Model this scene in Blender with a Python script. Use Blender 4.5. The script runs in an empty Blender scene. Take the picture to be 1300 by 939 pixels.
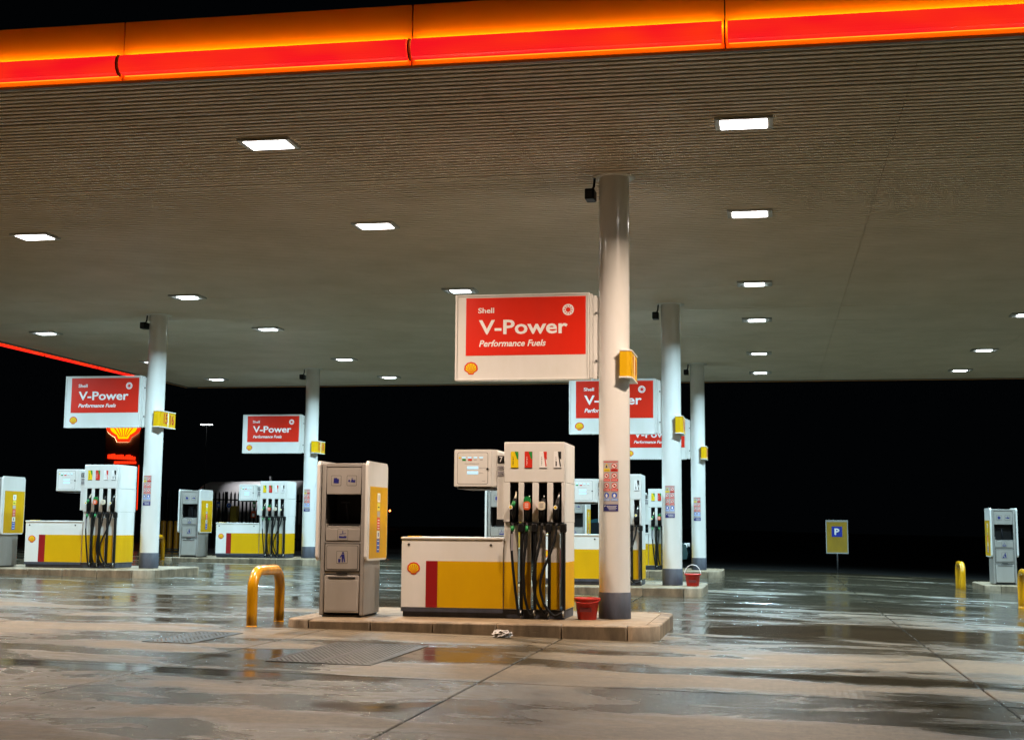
import bpy, bmesh, math, random
from mathutils import Vector, Matrix
random.seed(7)
R = math.radians
scene = bpy.context.scene
col = scene.collection

# ------------------------------------------------------------------ camera
cam_d = bpy.data.cameras.new('camera'); cam = bpy.data.objects.new('camera', cam_d); col.objects.link(cam)
F_PX, YAW, PITCH, ROLL, CAM_H = 1768.6, 0.1830, 0.1339, 0.0078, 1.2373
cam_d.sensor_width = 36; cam_d.lens = F_PX/1300*36; cam_d.shift_y = -39.5/1300
cam_d.clip_start = 0.1; cam_d.clip_end = 2000
f = Vector((-math.sin(YAW)*math.cos(PITCH), math.cos(YAW)*math.cos(PITCH), math.sin(PITCH)))
r = Vector((math.cos(YAW), math.sin(YAW), 0)); u = r.cross(f)
r2 = r*math.cos(ROLL)+u*math.sin(ROLL); u2 = -r*math.sin(ROLL)+u*math.cos(ROLL)
m = Matrix((r2, u2, -f)).transposed().to_4x4(); m.translation = (0, 0, CAM_H)
cam.matrix_world = m
scene.camera = cam
# ------------------------------------------------------------------ night sky and exposure
w = bpy.data.worlds.new('World'); scene.world = w; w.use_nodes = True
w.node_tree.nodes['Background'].inputs[0].default_value = (0.5, 0.75, 1.0, 1)
w.node_tree.nodes['Background'].inputs[1].default_value = 0.0012
scene.view_settings.view_transform = 'Standard'; scene.view_settings.look = 'None'
scene.view_settings.exposure = 0.0; scene.view_settings.gamma = 1
try:
    scene.cycles.use_denoising = True; scene.cycles.denoiser = 'OPENIMAGEDENOISE'
    scene.cycles.max_bounces = 10; scene.cycles.diffuse_bounces = 5; scene.cycles.glossy_bounces = 5
    scene.cycles.sample_clamp_indirect = 6; scene.cycles.sample_clamp_direct = 0
    scene.cycles.caustics_reflective = False; scene.cycles.caustics_refractive = False
except Exception: pass
LAMP = {'warm': ((1.0, .75, .57), 300), 'mid': ((1.0, .83, .66), 280), 'cool': ((.60, .88, 1.0), 345)}
CEIL = 5.6
Z0, SY, XR, XL = 17.07, 10.17, -1.87, -12.62       # the grid of columns

def gz(x, y):
    'height of the sloping forecourt'
    return -0.017*(max(-60, x)+1.85) - 0.02*max(0, min(x, 14)-1.5)

# ------------------------------------------------------------------ materials
MATS = {}
def mat(name, c, rough=.5, metal=0, spec=.5, coat=0, emit=None, es=0, bump=0, bscale=60, var=0, vscale=3, dirt=0, trans=0, alpha=1):
    if name in MATS: return MATS[name]
    M = bpy.data.materials.new(name); M.use_nodes = True; MATS[name] = M
    nt = M.node_tree; N = nt.nodes; L = nt.links; B = N['Principled BSDF']
    B.inputs['Base Color'].default_value = (*c, 1); B.inputs['Roughness'].default_value = rough
    B.inputs['Metallic'].default_value = metal; B.inputs['Specular IOR Level'].default_value = spec
    B.inputs['Coat Weight'].default_value = coat; B.inputs['Coat Roughness'].default_value = .08
    B.inputs['Transmission Weight'].default_value = trans; B.inputs['Alpha'].default_value = alpha
    if emit: B.inputs['Emission Color'].default_value = (*emit, 1); B.inputs['Emission Strength'].default_value = es
    if var or bump or dirt:
        tc = N.new('ShaderNodeNewGeometry')
    if var or dirt:
        n = N.new('ShaderNodeTexNoise'); n.inputs['Scale'].default_value = vscale; n.inputs['Detail'].default_value = 6; n.inputs['Roughness'].default_value = .62
        mp = N.new('ShaderNodeMapping'); mp.inputs['Scale'].default_value = (1, 1, .35)
        L.new(tc.outputs['Position'], mp.inputs[0]); L.new(mp.outputs[0], n.inputs[0])
        rp = N.new('ShaderNodeValToRGB'); rp.color_ramp.elements[0].position = .3; rp.color_ramp.elements[1].position = .7
        k = 1-max(var, dirt); rp.color_ramp.elements[0].color = (c[0]*k, c[1]*k, c[2]*k*(.95 if dirt else 1), 1)
        rp.color_ramp.elements[1].color = (*[min(1, v*(1+var*.5)) for v in c], 1)
        L.new(n.outputs[0], rp.inputs[0]); L.new(rp.outputs[0], B.inputs['Base Color'])
        mr = N.new('ShaderNodeMapRange'); mr.inputs['To Min'].default_value = min(1, rough*1.35); mr.inputs['To Max'].default_value = rough*.8
        L.new(n.outputs[0], mr.inputs[0]); L.new(mr.outputs[0], B.inputs['Roughness'])
    if bump:
        b = N.new('ShaderNodeBump'); b.inputs['Strength'].default_value = bump; b.inputs['Distance'].default_value = .01
        n2 = N.new('ShaderNodeTexNoise'); n2.inputs['Scale'].default_value = bscale; n2.inputs['Detail'].default_value = 4
        L.new(tc.outputs['Position'], n2.inputs[0]); L.new(n2.outputs[0], b.inputs['Height']); L.new(b.outputs[0], B.inputs['Normal'])
    return M

WHITE = mat('white_enamel', (.74, .74, .73), .32, var=.07, dirt=.09, vscale=2.2)
COLW = mat('column_white', (.74, .74, .73), .2, var=.05, dirt=.07, vscale=2, coat=.5)
BASEG = mat('base_grey_blue', (.06, .065, .09), .5, dirt=.45, vscale=9)
YEL = mat('panel_yellow', (.64, .365, .001), .45, spec=.2, var=.05, dirt=.06, vscale=3)
RED = mat('stripe_red', (.28, .006, .008), .4)
SRED = mat('sign_red', (.72, .022, .006), .35, var=.05, vscale=2)
BLACK = mat('black_rubber', (.005, .005, .005), .5, spec=.25)
DARK = mat('dark_recess', (.006, .006, .007), .6)
SEAM = mat('seam_dark', (.05, .045, .04), .7)
TAUPE = mat('kiosk_grey', (.29, .275, .26), .42, var=.08, dirt=.14, vscale=4, bump=.06, bscale=180)
TAUPE2 = mat('kiosk_grey_panel', (.34, .32, .30), .36, var=.06, dirt=.12, vscale=4)
NAVY = mat('icon_navy', (.01, .012, .16), .5)
BLUE = mat('icon_blue', (.02, .10, .55), .5)
LWHITE = mat('print_white', (.88, .88, .87), .5)
LYEL = mat('print_yellow', (.85, .62, .01), .4)
LRED = mat('print_red', (.65, .03, .015), .4)
LGREEN = mat('print_green', (.02, .28, .05), .4)
LBLACK = mat('print_black', (.012, .012, .012), .4)
LGREY = mat('print_grey', (.28, .27, .29), .5)
LPINK = mat('notice_backing', (.42, .38, .37), .5)
GREENR = mat('green_rubber', (.01, .22, .05), .4)
ORANGE = mat('orange_badge', (.75, .10, .02), .4)
CREAM = mat('cream_badge', (.75, .68, .52), .4)
STEEL = mat('brushed_steel', (.5, .5, .48), .35, metal=1)
LCD = mat('lit_display', (.3, .5, .6), .3, emit=(.50, .78, 1.0), es=.75)
HOOPY = mat('barrier_yellow', (.76, .37, .004), .22, coat=.5, var=.08, dirt=.30, vscale=9)
KERB = mat('kerb_concrete', (.27, .20, .125), .6, var=.25, dirt=.72, vscale=5, bump=.5, bscale=90)
KERBTOP = mat('island_concrete', (.25, .185, .115), .55, var=.2, dirt=.35, vscale=4, bump=.4, bscale=80)
BUCK = mat('bucket_red', (.50, .018, .01), .35, dirt=.2, vscale=12)
PLATE = mat('steel_plate', (.05, .046, .042), .33, metal=.6, var=.2, dirt=.4, vscale=9)
SLAT = mat('ceiling_slat_paint', (.72, .64, .53), .45, var=.06, dirt=.14, vscale=.9)
PLENUM = mat('plenum_dark', (.012, .012, .012), .8)
TRIM = mat('trim_grey', (.16, .15, .14), .5)
FASC = mat('fascia_yellow', (.93, .37, .008), .45, var=.03, vscale=1.5)
GLOW = mat('hidden_lamp_yellow', (.9, .5, .1), .5, emit=(1, .50, .06), es=19)
GLOW2 = mat('hidden_lamp_amber', (.9, .5, .1), .5, emit=(1, .36, .02), es=1.5)
CARP = mat('car_paint', (.02, .07, .09), .2, coat=1, metal=.4)
GLASS = mat('dark_glass', (.01, .012, .014), .05)
POST = mat('galvanised_post', (.12, .12, .12), .5, metal=.6)
BROWN = mat('totem_panel', (.10, .035, .012), .4)
PALE = mat('fence_paint', (.005, .005, .006), .7, spec=.2)
TANKW = mat('tank_white', (.75, .73, .73), .4, var=.1, dirt=.15, vscale=1)

def glass_lens():
    return mat('lamp_lens', (.9, .9, .9), .3, emit=(1, .97, .95), es=14)
LENS_W = mat('lamp_lens_warm', (.9, .9, .9), .3, emit=(1, .93, .88), es=14)
LENS_C = mat('lamp_lens_cool', (.9, .9, .9), .3, emit=(.86, .97, 1), es=12)

def red_bar_mat():
    M = mat('red_light_bar', (.6, .01, .01), .25, emit=(1, .012, .012), es=1.0)
    nt = M.node_tree; N = nt.nodes; L = nt.links; B = N['Principled BSDF']
    g = N.new('ShaderNodeNewGeometry'); mp = N.new('ShaderNodeMapping'); mp.inputs['Scale'].default_value = (1.1, 1.1, 3)
    n = N.new('ShaderNodeTexNoise'); n.inputs['Scale'].default_value = 1.2; n.inputs['Detail'].default_value = 1
    L.new(g.outputs['Position'], mp.inputs[0]); L.new(mp.outputs[0], n.inputs[0])
    rp = N.new('ShaderNodeValToRGB'); rp.color_ramp.elements[0].position = .35; rp.color_ramp.elements[1].position = .75
    rp.color_ramp.elements[0].color = (.92, .008, .014, 1); rp.color_ramp.elements[1].color = (1, .035, .006, 1)
    L.new(n.outputs[0], rp.inputs[0]); L.new(rp.outputs[0], B.inputs['Emission Color'])
    return M
REDBAR = red_bar_mat()

def concrete_mat():
    M = bpy.data.materials.new('wet_concrete'); M.use_nodes = True
    nt = M.node_tree; N = nt.nodes; L = nt.links; B = N['Principled BSDF']
    g = N.new('ShaderNodeNewGeometry')
    def noise(scale, msc, detail=5, rough=.6, loc=(0, 0, 0), dist=0):
        mp = N.new('ShaderNodeMapping'); mp.inputs['Scale'].default_value = msc; mp.inputs['Location'].default_value = loc
        n = N.new('ShaderNodeTexNoise'); n.inputs['Scale'].default_value = scale; n.inputs['Detail'].default_value = detail
        n.inputs['Roughness'].default_value = rough; n.inputs['Distortion'].default_value = dist
        L.new(g.outputs['Position'], mp.inputs[0]); L.new(mp.outputs[0], n.inputs[0]); return n.outputs[0]
    def ramp(v, a, b, ca=(0, 0, 0, 1), cb=(1, 1, 1, 1)):
        rp = N.new('ShaderNodeValToRGB'); rp.color_ramp.elements[0].position = a; rp.color_ramp.elements[1].position = b
        rp.color_ramp.elements[0].color = ca; rp.color_ramp.elements[1].color = cb
        L.new(v, rp.inputs[0]); return rp.outputs[0]
    def mix(f_, a, b, typ='RGBA', blend='MIX'):
        mx = N.new('ShaderNodeMix'); mx.data_type = typ; mx.blend_type = blend if typ == 'RGBA' else 'MIX'
        ia, ib, io = (6, 7, 2) if typ == 'RGBA' else (2, 3, 0)
        (L.new(f_, mx.inputs[0]) if hasattr(f_, 'is_linked') else setattr(mx.inputs[0], 'default_value', f_))
        for s, v in ((ia, a), (ib, b)):
            if hasattr(v, 'is_linked'): L.new(v, mx.inputs[s])
            else: mx.inputs[s].default_value = v
        return mx.outputs[io]
    def math_(op, a, b):
        mm = N.new('ShaderNodeMath'); mm.operation = op
        for i, v in enumerate((a, b)):
            if hasattr(v, 'is_linked'): L.new(v, mm.inputs[i])
            else: mm.inputs[i].default_value = v
        return mm.outputs[0]
    wet1 = noise(1.0, (.16, .62, 1), 4, .58, (3.1, 1.2, 0), .4)       # long wet streaks along the lanes
    wet2 = noise(1.0, (.55, .9, 1), 6, .65, (9, 4, 0), .8)
    wetm = mix(.42, wet1, wet2, 'FLOAT')
    sep = N.new('ShaderNodeSeparateXYZ'); L.new(g.outputs['Position'], sep.inputs[0])
    far = N.new('ShaderNodeMapRange'); far.inputs['From Min'].default_value = 14; far.inputs['From Max'].default_value = 21
    far.inputs['To Min'].default_value = -.045; far.inputs['To Max'].default_value = .05; L.new(sep.outputs[1], far.inputs[0])
    wetm = math_('ADD', wetm, far.outputs[0])
    edge = noise(1.1, (1, 1, 1), 5, .6, (4, 4, 0))
    for cx, cy, sx, sy_ in ((-6.3, 14.0, 1.3, .75), (-3.1, 13.2, 1.0, .8), (-5.6, 11.05, 3.2, .3), (-4.4, 12.4, .8, 1.6), (.6, 17.6, 2.0, .9), (4.0, 19.2, 2.4, .5), (-1.0, 14.2, .9, .25), (.6, 12.6, 2.6, .35)):
        mp = N.new('ShaderNodeMapping'); mp.vector_type = 'POINT'; mp.inputs['Location'].default_value = (-cx/sx, -cy/sy_, 0); mp.inputs['Scale'].default_value = (1/sx, 1/sy_, 0)
        L.new(g.outputs['Position'], mp.inputs[0])
        ln = N.new('ShaderNodeVectorMath'); ln.operation = 'LENGTH'; L.new(mp.outputs[0], ln.inputs[0])
        d_ = N.new('ShaderNodeMapRange'); d_.inputs['From Min'].default_value = 1.25; d_.inputs['From Max'].default_value = .3
        d_.inputs['To Min'].default_value = 0; d_.inputs['To Max'].default_value = .26; L.new(ln.outputs['Value'], d_.inputs[0])
        wetm = math_('ADD', wetm, math_('MULTIPLY', d_.outputs[0], edge))
    puddle = ramp(wetm, .515, .575)
    damp = ramp(wetm, .425, .51)
    grime = noise(2.2, (.5, 1, 1), 8, .7)
    dry = ramp(grime, .3, .72, (.072, .055, .031, 1), (.195, .150, .084, 1))
    fine = noise(70, (1, 1, 1), 3, .6)
    dry = mix(.35, dry, ramp(fine, .3, .7, (.038, .030, .019, 1), (.24, .190, .115, 1)))
    mott = ramp(noise(13, (1, 1, 1), 5, .75), .36, .66, (.62, .60, .57, 1), (1.12, 1.1, 1.08, 1))
    dry = mix(1.0, dry, mott, blend='MULTIPLY')
    wetc = mix(1.0, dry, (.40, .45, .52, 1), blend='MULTIPLY')
    colr = mix(damp, dry, wetc)
    stain = ramp(noise(.7, (.6, 1.3, 1), 7, .7, (5, 8, 0), 1.2), .60, .72)
    colr = mix(stain, colr, (.04, .034, .027, 1))
    # oil drips, gum and grit: small dark spots
    vo = N.new('ShaderNodeTexVoronoi'); vo.inputs['Scale'].default_value = 2.6; L.new(g.outputs['Position'], vo.inputs[0])
    spots = ramp(vo.outputs['Distance'], .035, .055, (1, 1, 1, 1), (0, 0, 0, 1))
    vo2 = N.new('ShaderNodeTexVoronoi'); vo2.inputs['Scale'].default_value = 38; L.new(g.outputs['Position'], vo2.inputs[0])
    grit = ramp(vo2.outputs['Distance'], .10, .22, (1, 1, 1, 1), (0, 0, 0, 1))
    colr = mix(math_('MULTIPLY', spots, .7), colr, (.02, .017, .013, 1))
    colr = mix(math_('MULTIPLY', grit, .45), colr, (.035, .03, .024, 1))
    L.new(colr, B.inputs['Base Color'])
    r1 = mix(damp, .55, .21, 'FLOAT'); r2_ = mix(puddle, r1, .13, 'FLOAT')
    L.new(r2_, B.inputs['Roughness'])
    B.inputs['Specular IOR Level'].default_value = .5
    # relief: tamped ribs across the lane, aggregate, gentle unevenness
    wv = N.new('ShaderNodeTexWave'); wv.bands_direction = 'X'; wv.inputs['Scale'].default_value = 5.2; wv.inputs['Distortion'].default_value = .6
    L.new(g.outputs['Position'], wv.inputs[0])
    ribm = ramp(noise(.32, (1, 1, 1), 2, .5, (2, 7, 0)), .50, .60)
    rib = math_('MULTIPLY', wv.outputs[1], ribm)
    h = math_('ADD', math_('MULTIPLY', rib, .17), math_('MULTIPLY', noise(110, (1, 1, 1), 4, .6), .35))
    hd = mix(puddle, h, math_('MULTIPLY', h, .10), 'FLOAT')
    hw = math_('ADD', hd, math_('MULTIPLY', noise(1.6, (1, .6, 1), 2, .5), .22))
    b = N.new('ShaderNodeBump'); b.inputs['Strength'].default_value = .75; b.inputs['Distance'].default_value = .012
    L.new(hw, b.inputs['Height']); L.new(b.outputs[0], B.inputs['Normal'])
    return M
CONC = concrete_mat()

# ------------------------------------------------------------------ mesh helpers
class MB:
    'collects shapes into one mesh'
    def __init__(s): s.bm = bmesh.new(); s.mats = []
    def mi(s, M):
        if M not in s.mats: s.mats.append(M)
        return s.mats.index(M)
    def box(s, x0, x1, y0, y1, z0, z1, M, c=0, seg=1):
        bm = s.bm; mi = s.mi(M)
        g = bmesh.ops.create_cube(bm, size=1, matrix=Matrix.Translation(((x0+x1)/2, (y0+y1)/2, (z0+z1)/2)) @ Matrix.Diagonal((x1-x0, y1-y0, z1-z0, 1)))
        vs = g['verts']; fs = {f_ for v in vs for f_ in v.link_faces}
        for f_ in fs: f_.material_index = mi
        if c:
            es = {e for v in vs for e in v.link_edges}
            res = bmesh.ops.bevel(bm, geom=list(es), offset=c, segments=seg, affect='EDGES', profile=.5)
            for f_ in res['faces']: f_.material_index = mi; f_.smooth = True
        return s
    def tube(s, pts, rad, M, n=8, cap=True, closed=False):
        bm = s.bm; mi = s.mi(M); pts = [Vector(p) for p in pts]; rings = []
        up = Vector((0, 0, 1)); prev = None
        for i, p in enumerate(pts):
            if closed: t = pts[(i+1) % len(pts)]-pts[i-1]
            else: t = (pts[min(i+1, len(pts)-1)]-pts[max(i-1, 0)])
            t.normalize()
            if prev is None:
                a = Vector((1, 0, 0)) if abs(t.x) < .8 else Vector((0, 1, 0))
                nrm = t.cross(a).normalized()
            else:
                nrm = (prev - t*prev.dot(t)).normalized()
            prev = nrm; bn = t.cross(nrm)
            rr = rad[i] if isinstance(rad, (list, tuple)) else rad
            rings.append([bm.verts.new(p+(nrm*math.cos(2*math.pi*k/n)+bn*math.sin(2*math.pi*k/n))*rr) for k in range(n)])
        nr = len(rings)
        for i in range(nr if closed else nr-1):
            a, b = rings[i], rings[(i+1) % nr]
            for k in range(n):
                f_ = bm.faces.new((a[k], a[(k+1) % n], b[(k+1) % n], b[k])); f_.material_index = mi; f_.smooth = True
        if cap and not closed:
            for rg in (rings[0][::-1], rings[-1]):
                f_ = bm.faces.new(rg); f_.material_index = mi
        return s
    def lathe(s, prof, cx, cy, M, n=32, mats=None):
        bm = s.bm; rings = []
        for (rr, z) in prof:
            rings.append([bm.verts.new((cx+rr*math.cos(2*math.pi*k/n), cy+rr*math.sin(2*math.pi*k/n), z)) for k in range(n)])
        for i in range(len(prof)-1):
            for k in range(n):
                f_ = bm.faces.new((rings[i][k], rings[i][(k+1) % n], rings[i+1][(k+1) % n], rings[i+1][k]))
                f_.material_index = s.mi(mats[i] if mats else M); f_.smooth = True
        return s
    def prism(s, poly, y0, y1, M, axis='y'):
        'extrude a closed outline: (a,b) pairs; axis y -> (x,z) outline, axis z -> (x,y), axis x -> (y,z)'
        bm = s.bm; mi = s.mi(M)
        def P(a, b, c): return {'y': (a, c, b), 'z': (a, b, c), 'x': (c, a, b)}[axis]
        A = [bm.verts.new(P(a, b, y0)) for a, b in poly]; B_ = [bm.verts.new(P(a, b, y1)) for a, b in poly]
        n = len(poly); new = []
        for i in range(n): new.append(bm.faces.new((A[i], A[(i+1) % n], B_[(i+1) % n], B_[i])))
        new.append(bm.faces.new(A[::-1])); new.append(bm.faces.new(B_))
        for f_ in new: f_.material_index = mi
        return s
    def xform(s, M4): bmesh.ops.transform(s.bm, matrix=M4, verts=s.bm.verts); return s
    def mesh(s, name):
        bmesh.ops.recalc_face_normals(s.bm, faces=s.bm.faces)
        me = bpy.data.meshes.new(name)
        for M in s.mats: me.materials.append(M)
        s.bm.to_mesh(me); s.bm.free(); return me
    def build(s, name, parent=None, loc=None, kind=None, label=None):
        o = bpy.data.objects.new(name, s.mesh(name)); col.objects.link(o); o.parent = parent
        if loc is not None: o.location = loc
        if kind: o['kind'] = kind
        if label: o['label'] = label
        return o
def bx(name, parent, *a, c=0, seg=1, **k): return MB().box(*a, c=c, seg=seg).build(name, parent, **k)
def tag(o, label, cat, group=None):
    o['label'] = label; o['category'] = cat
    if group: o['group'] = group
    return o
def thing(name, label, cat, loc=(0, 0, 0), rz=0, group=None):
    o = bpy.data.objects.new(name, None); col.objects.link(o); o.location = loc; o.rotation_euler = (0, 0, rz)
    o.empty_display_size = .2
    return tag(o, label, cat, group)
KIDS = {}
def copy_tree(o, parent=None):
    c = o.copy(); col.objects.link(c); c.parent = parent
    for ch in [x for x in ALLKIDS(o)]: copy_tree(ch, c)
    return c
def ALLKIDS(o): return [x for x in o.children]
def dup(o, loc, label):
    c = copy_tree(o); c.location = loc; c['label'] = label; return c
def rrect(x0, x1, z0, z1, rad, n=4):
    out = []
    for (cx, cz, a0) in ((x1-rad, z1-rad, 0), (x0+rad, z1-rad, 90), (x0+rad, z0+rad, 180), (x1-rad, z0+rad, 270)):
        for k in range(n+1):
            a = R(a0+90*k/n); out.append((cx+rad*math.cos(a), cz+rad*math.sin(a)))
    return out
def text_mesh(body, M, width=None, height=None, bold=0, shear=0, ext=.002, track=1):
    'lettering lying in the XZ plane, facing -Y, lower left corner at the origin'
    cu = bpy.data.curves.new('lettering', 'FONT'); cu.body = body; cu.size = 1; cu.offset = bold; cu.shear = shear; cu.space_character = track
    cu.resolution_u = 3
    o = bpy.data.objects.new('tmp', cu); col.objects.link(o)
    dg = bpy.context.evaluated_depsgraph_get(); me = bpy.data.meshes.new_from_object(o.evaluated_get(dg))
    bpy.data.objects.remove(o); bpy.data.curves.remove(cu)
    xs = [v.co.x for v in me.vertices]; ys = [v.co.y for v in me.vertices]
    x0, x1, y0, y1 = min(xs), max(xs), min(ys), max(ys)
    sx = width/(x1-x0) if width else None; sy = height/(y1-y0) if height else sx
    sx = sx or sy
    bm = bmesh.new(); bm.from_mesh(me); bpy.data.meshes.remove(me)
    for f_ in bm.faces: f_.smooth = False
    for e_ in bm.edges: e_.smooth = False
    bmesh.ops.remove_doubles(bm, verts=bm.verts, dist=1e-5)
    for v in bm.verts: v.co = ((v.co.x-x0)*sx, 0, (v.co.y-y0)*sy)
    ret = bmesh.ops.extrude_face_region(bm, geom=list(bm.faces))
    for v in ret['geom']:
        if isinstance(v, bmesh.types.BMVert): v.co.y -= ext
    me = bpy.data.meshes.new('lettering'); bmesh.ops.recalc_face_normals(bm, faces=bm.faces); bm.to_mesh(me); bm.free(); me.materials.append(M)
    for p_ in me.polygons: p_.use_smooth = False
    return me
def text(body, M, parent, loc, rz=0, name='lettering', **k):
    o = bpy.data.objects.new(name, text_mesh(body, M, **k)); col.objects.link(o); o.parent = parent; o.location = loc; o.rotation_euler = (0, 0, rz)
    return o
def pecten_pts(s):
    P = [(-.36, -.92), (-.52, -.62), (-.60, -.60)]
    n = 7; a0, a1 = 205, -25
    for i in range(n*4+1):
        t = i/(n*4); a = R(a0+(a1-a0)*t); rr = 1.0+.05*abs(math.sin(math.pi*t*n)) - .02
        P.append((rr*math.cos(a)*1.02, rr*math.sin(a)*.95))
    P += [(.60, -.60), (.52, -.62), (.36, -.92)]
    return [(x*s, z*s) for x, z in P]
def pecten(mb, cx, cz, y, s, red=None, yel=None):
    'scallop emblem facing -y: red edge, yellow shell, red ribs; x,z centre, s = half width'
    red = red or LRED; yel = yel or LYEL
    mb.prism([(cx+a*1.24, cz+b*1.23) for a, b in pecten_pts(s)], y-.002, y+.001, red)
    mb.prism([(cx+a*.97, cz+b*.97) for a, b in pecten_pts(s)], y-.0035, y-.002, yel)
    for k in range(6):
        t = (k+1)/7; a = R(205-230*t); w_ = .045*s
        p0 = Vector((cx+math.copysign(.30*s*abs(t-.5)*2, t-.5) if True else cx, cz-.78*s)); p1 = Vector((cx+.86*s*math.cos(a), cz+.80*s*math.sin(a)))
        d = (p1-p0).normalized(); nn = Vector((-d.y, d.x))*w_
        mb.prism([tuple(p0-nn*.6), tuple(p1-nn), tuple(p1+nn), tuple(p0+nn*.6)], y-.005, y-.0035, red)
    return mb
def disc(mb, cx, cz, y, rr, M, n=16, th=.002):
    return mb.prism([(cx+rr*math.cos(2*math.pi*k/n), cz+rr*math.sin(2*math.pi*k/n)) for k in range(n)], y-th, y, M)
def annulus(mb, cx, cz, y, r1, r2_, M, n=24, th=.002):
    bm = mb.bm; mi = mb.mi(M); V = []
    for rr in (r1, r2_):
        for yy in (y-th, y): V.append([bm.verts.new((cx+rr*math.cos(2*math.pi*k/n), yy, cz+rr*math.sin(2*math.pi*k/n))) for k in range(n)])
    for k in range(n):
        j = (k+1) % n
        for a, b in ((0, 2), (2, 3), (3, 1), (1, 0)):
            bm.faces.new((V[a][k], V[a][j], V[b][j], V[b][k])).material_index = mi
    return mb

# ------------------------------------------------------------------ the ground
def sheet(name, xs, ys, M, dz):
    bm = bmesh.new(); V = [[bm.verts.new((x, y, gz(x, y)+dz)) for x in xs] for y in ys]
    for j in range(len(ys)-1):
        for i in range(len(xs)-1): bm.faces.new((V[j][i], V[j][i+1], V[j+1][i+1], V[j+1][i]))
    me = bpy.data.meshes.new(name); bm.to_mesh(me); bm.free(); me.materials.append(M)
    o = bpy.data.objects.new(name, me); col.objects.link(o); o['kind'] = 'structure'; return o
ASPH = mat('asphalt_and_verge', (.035, .036, .034), .6, var=.3, dirt=.4, vscale=1.5, bump=.5, bscale=30)
JOINT = mat('joint_filler', (.02, .018, .016), .25, dirt=.3, vscale=8)
ground = sheet('ground', [-600, -200, -60, -40, 1.5, 14, 60, 200, 600], [-60, 0, 46.2, 90, 200, 800], ASPH, -.045)
XJ = [-30.2, -26.6, -23.0, -19.4, -15.8, -12.32, -8.7, -5.04, -2.31, 1.70, 5.6, 9.6, 13.6]
YJ = [2.0, 6.6, 11.15, 15.42, 19.9, 24.6, 29.4, 34.2, 39.2, 44.0]
forecourt = sheet('forecourt', [XJ[0], 1.5, XJ[-1]], [YJ[0], YJ[-1]], JOINT, -.022)
for i in range(len(XJ)-1):
    for j in range(len(YJ)-1):
        x0, x1, y0, y1 = XJ[i]+.011, XJ[i+1]-.011, YJ[j]+.010, YJ[j+1]-.010
        bm = bmesh.new(); e = .007; lip = random.uniform(-.002, .002)
        xs = [x0, x0+e] + ([1.5] if x0 < 1.5 < x1 else []) + [x1-e, x1]; ys = [y0, y0+e, y1-e, y1]
        V = [[bm.verts.new((x, y, gz(x, y)+lip-(.006 if x in (x0, x1) or y in (y0, y1) else 0))) for x in xs] for y in ys]
        D = {}
        for jj in range(3):
            for ii in range(len(xs)-1): bm.faces.new((V[jj][ii], V[jj][ii+1], V[jj+1][ii+1], V[jj+1][ii]))
        be = [e_ for e_ in bm.edges if len(e_.link_faces) == 1]
        ret = bmesh.ops.extrude_edge_only(bm, edges=be)
        for v in ret['geom']:
            if isinstance(v, bmesh.types.BMVert): v.co.z -= .03
        me = bpy.data.meshes.new('concrete_slab'); bmesh.ops.recalc_face_normals(bm, faces=bm.faces)
        bm.to_mesh(me); bm.free(); me.materials.append(CONC)
        o = bpy.data.objects.new('concrete_slab', me); col.objects.link(o); o.parent = forecourt

# ------------------------------------------------------------------ canopy
CX0, CX1, CY0, CY1 = -18.35, 16.2, 12.42, 41.92
can = thing('petrol_station_canopy', 'wide flat canopy roof with slatted ceiling and glowing red and orange edge', 'canopy', (0, 0, 0))
sp = [1.43+4.19*k for k in range(-5, 5)]; cuts = [CX0+.02]+[s_ for s_ in sp if CX0 < s_ < CX1]+[CX1-.02]
mb = MB()
for a, b in zip(cuts[:-1], cuts[1:]):
    mi = mb.mi(SLAT); bm = mb.bm
    prof = [(-.010, .085), (-.010, .016), (-.034, .016), (-.034, .005), (-.029, 0), (.029, 0), (.034, .005), (.034, .016), (.010, .016), (.010, .085)]
    A = [bm.verts.new((a+.003, y, z)) for y, z in prof]; B_ = [bm.verts.new((b-.003, y, z)) for y, z in prof]
    for k in range(len(prof)-1): bm.faces.new((A[k], A[k+1], B_[k+1], B_[k])).material_index = mi
slat_me = mb.mesh('ceiling_slat')
ns = int(round((CY1-CY0)/.12))
for k in range(ns):
    o = bpy.data.objects.new('ceiling_slat', slat_me); col.objects.link(o); o.parent = can; o.location = (0, CY0+.06+.12*k, CEIL + (random.uniform(-.006, .002) if random.random() < .06 else random.uniform(-.0006, .0006)))
bx('roof_deck', can, CX0, CX1, CY0, CY1, CEIL+.14, CEIL+.55, PLENUM)
TOP = 6.17
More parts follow.
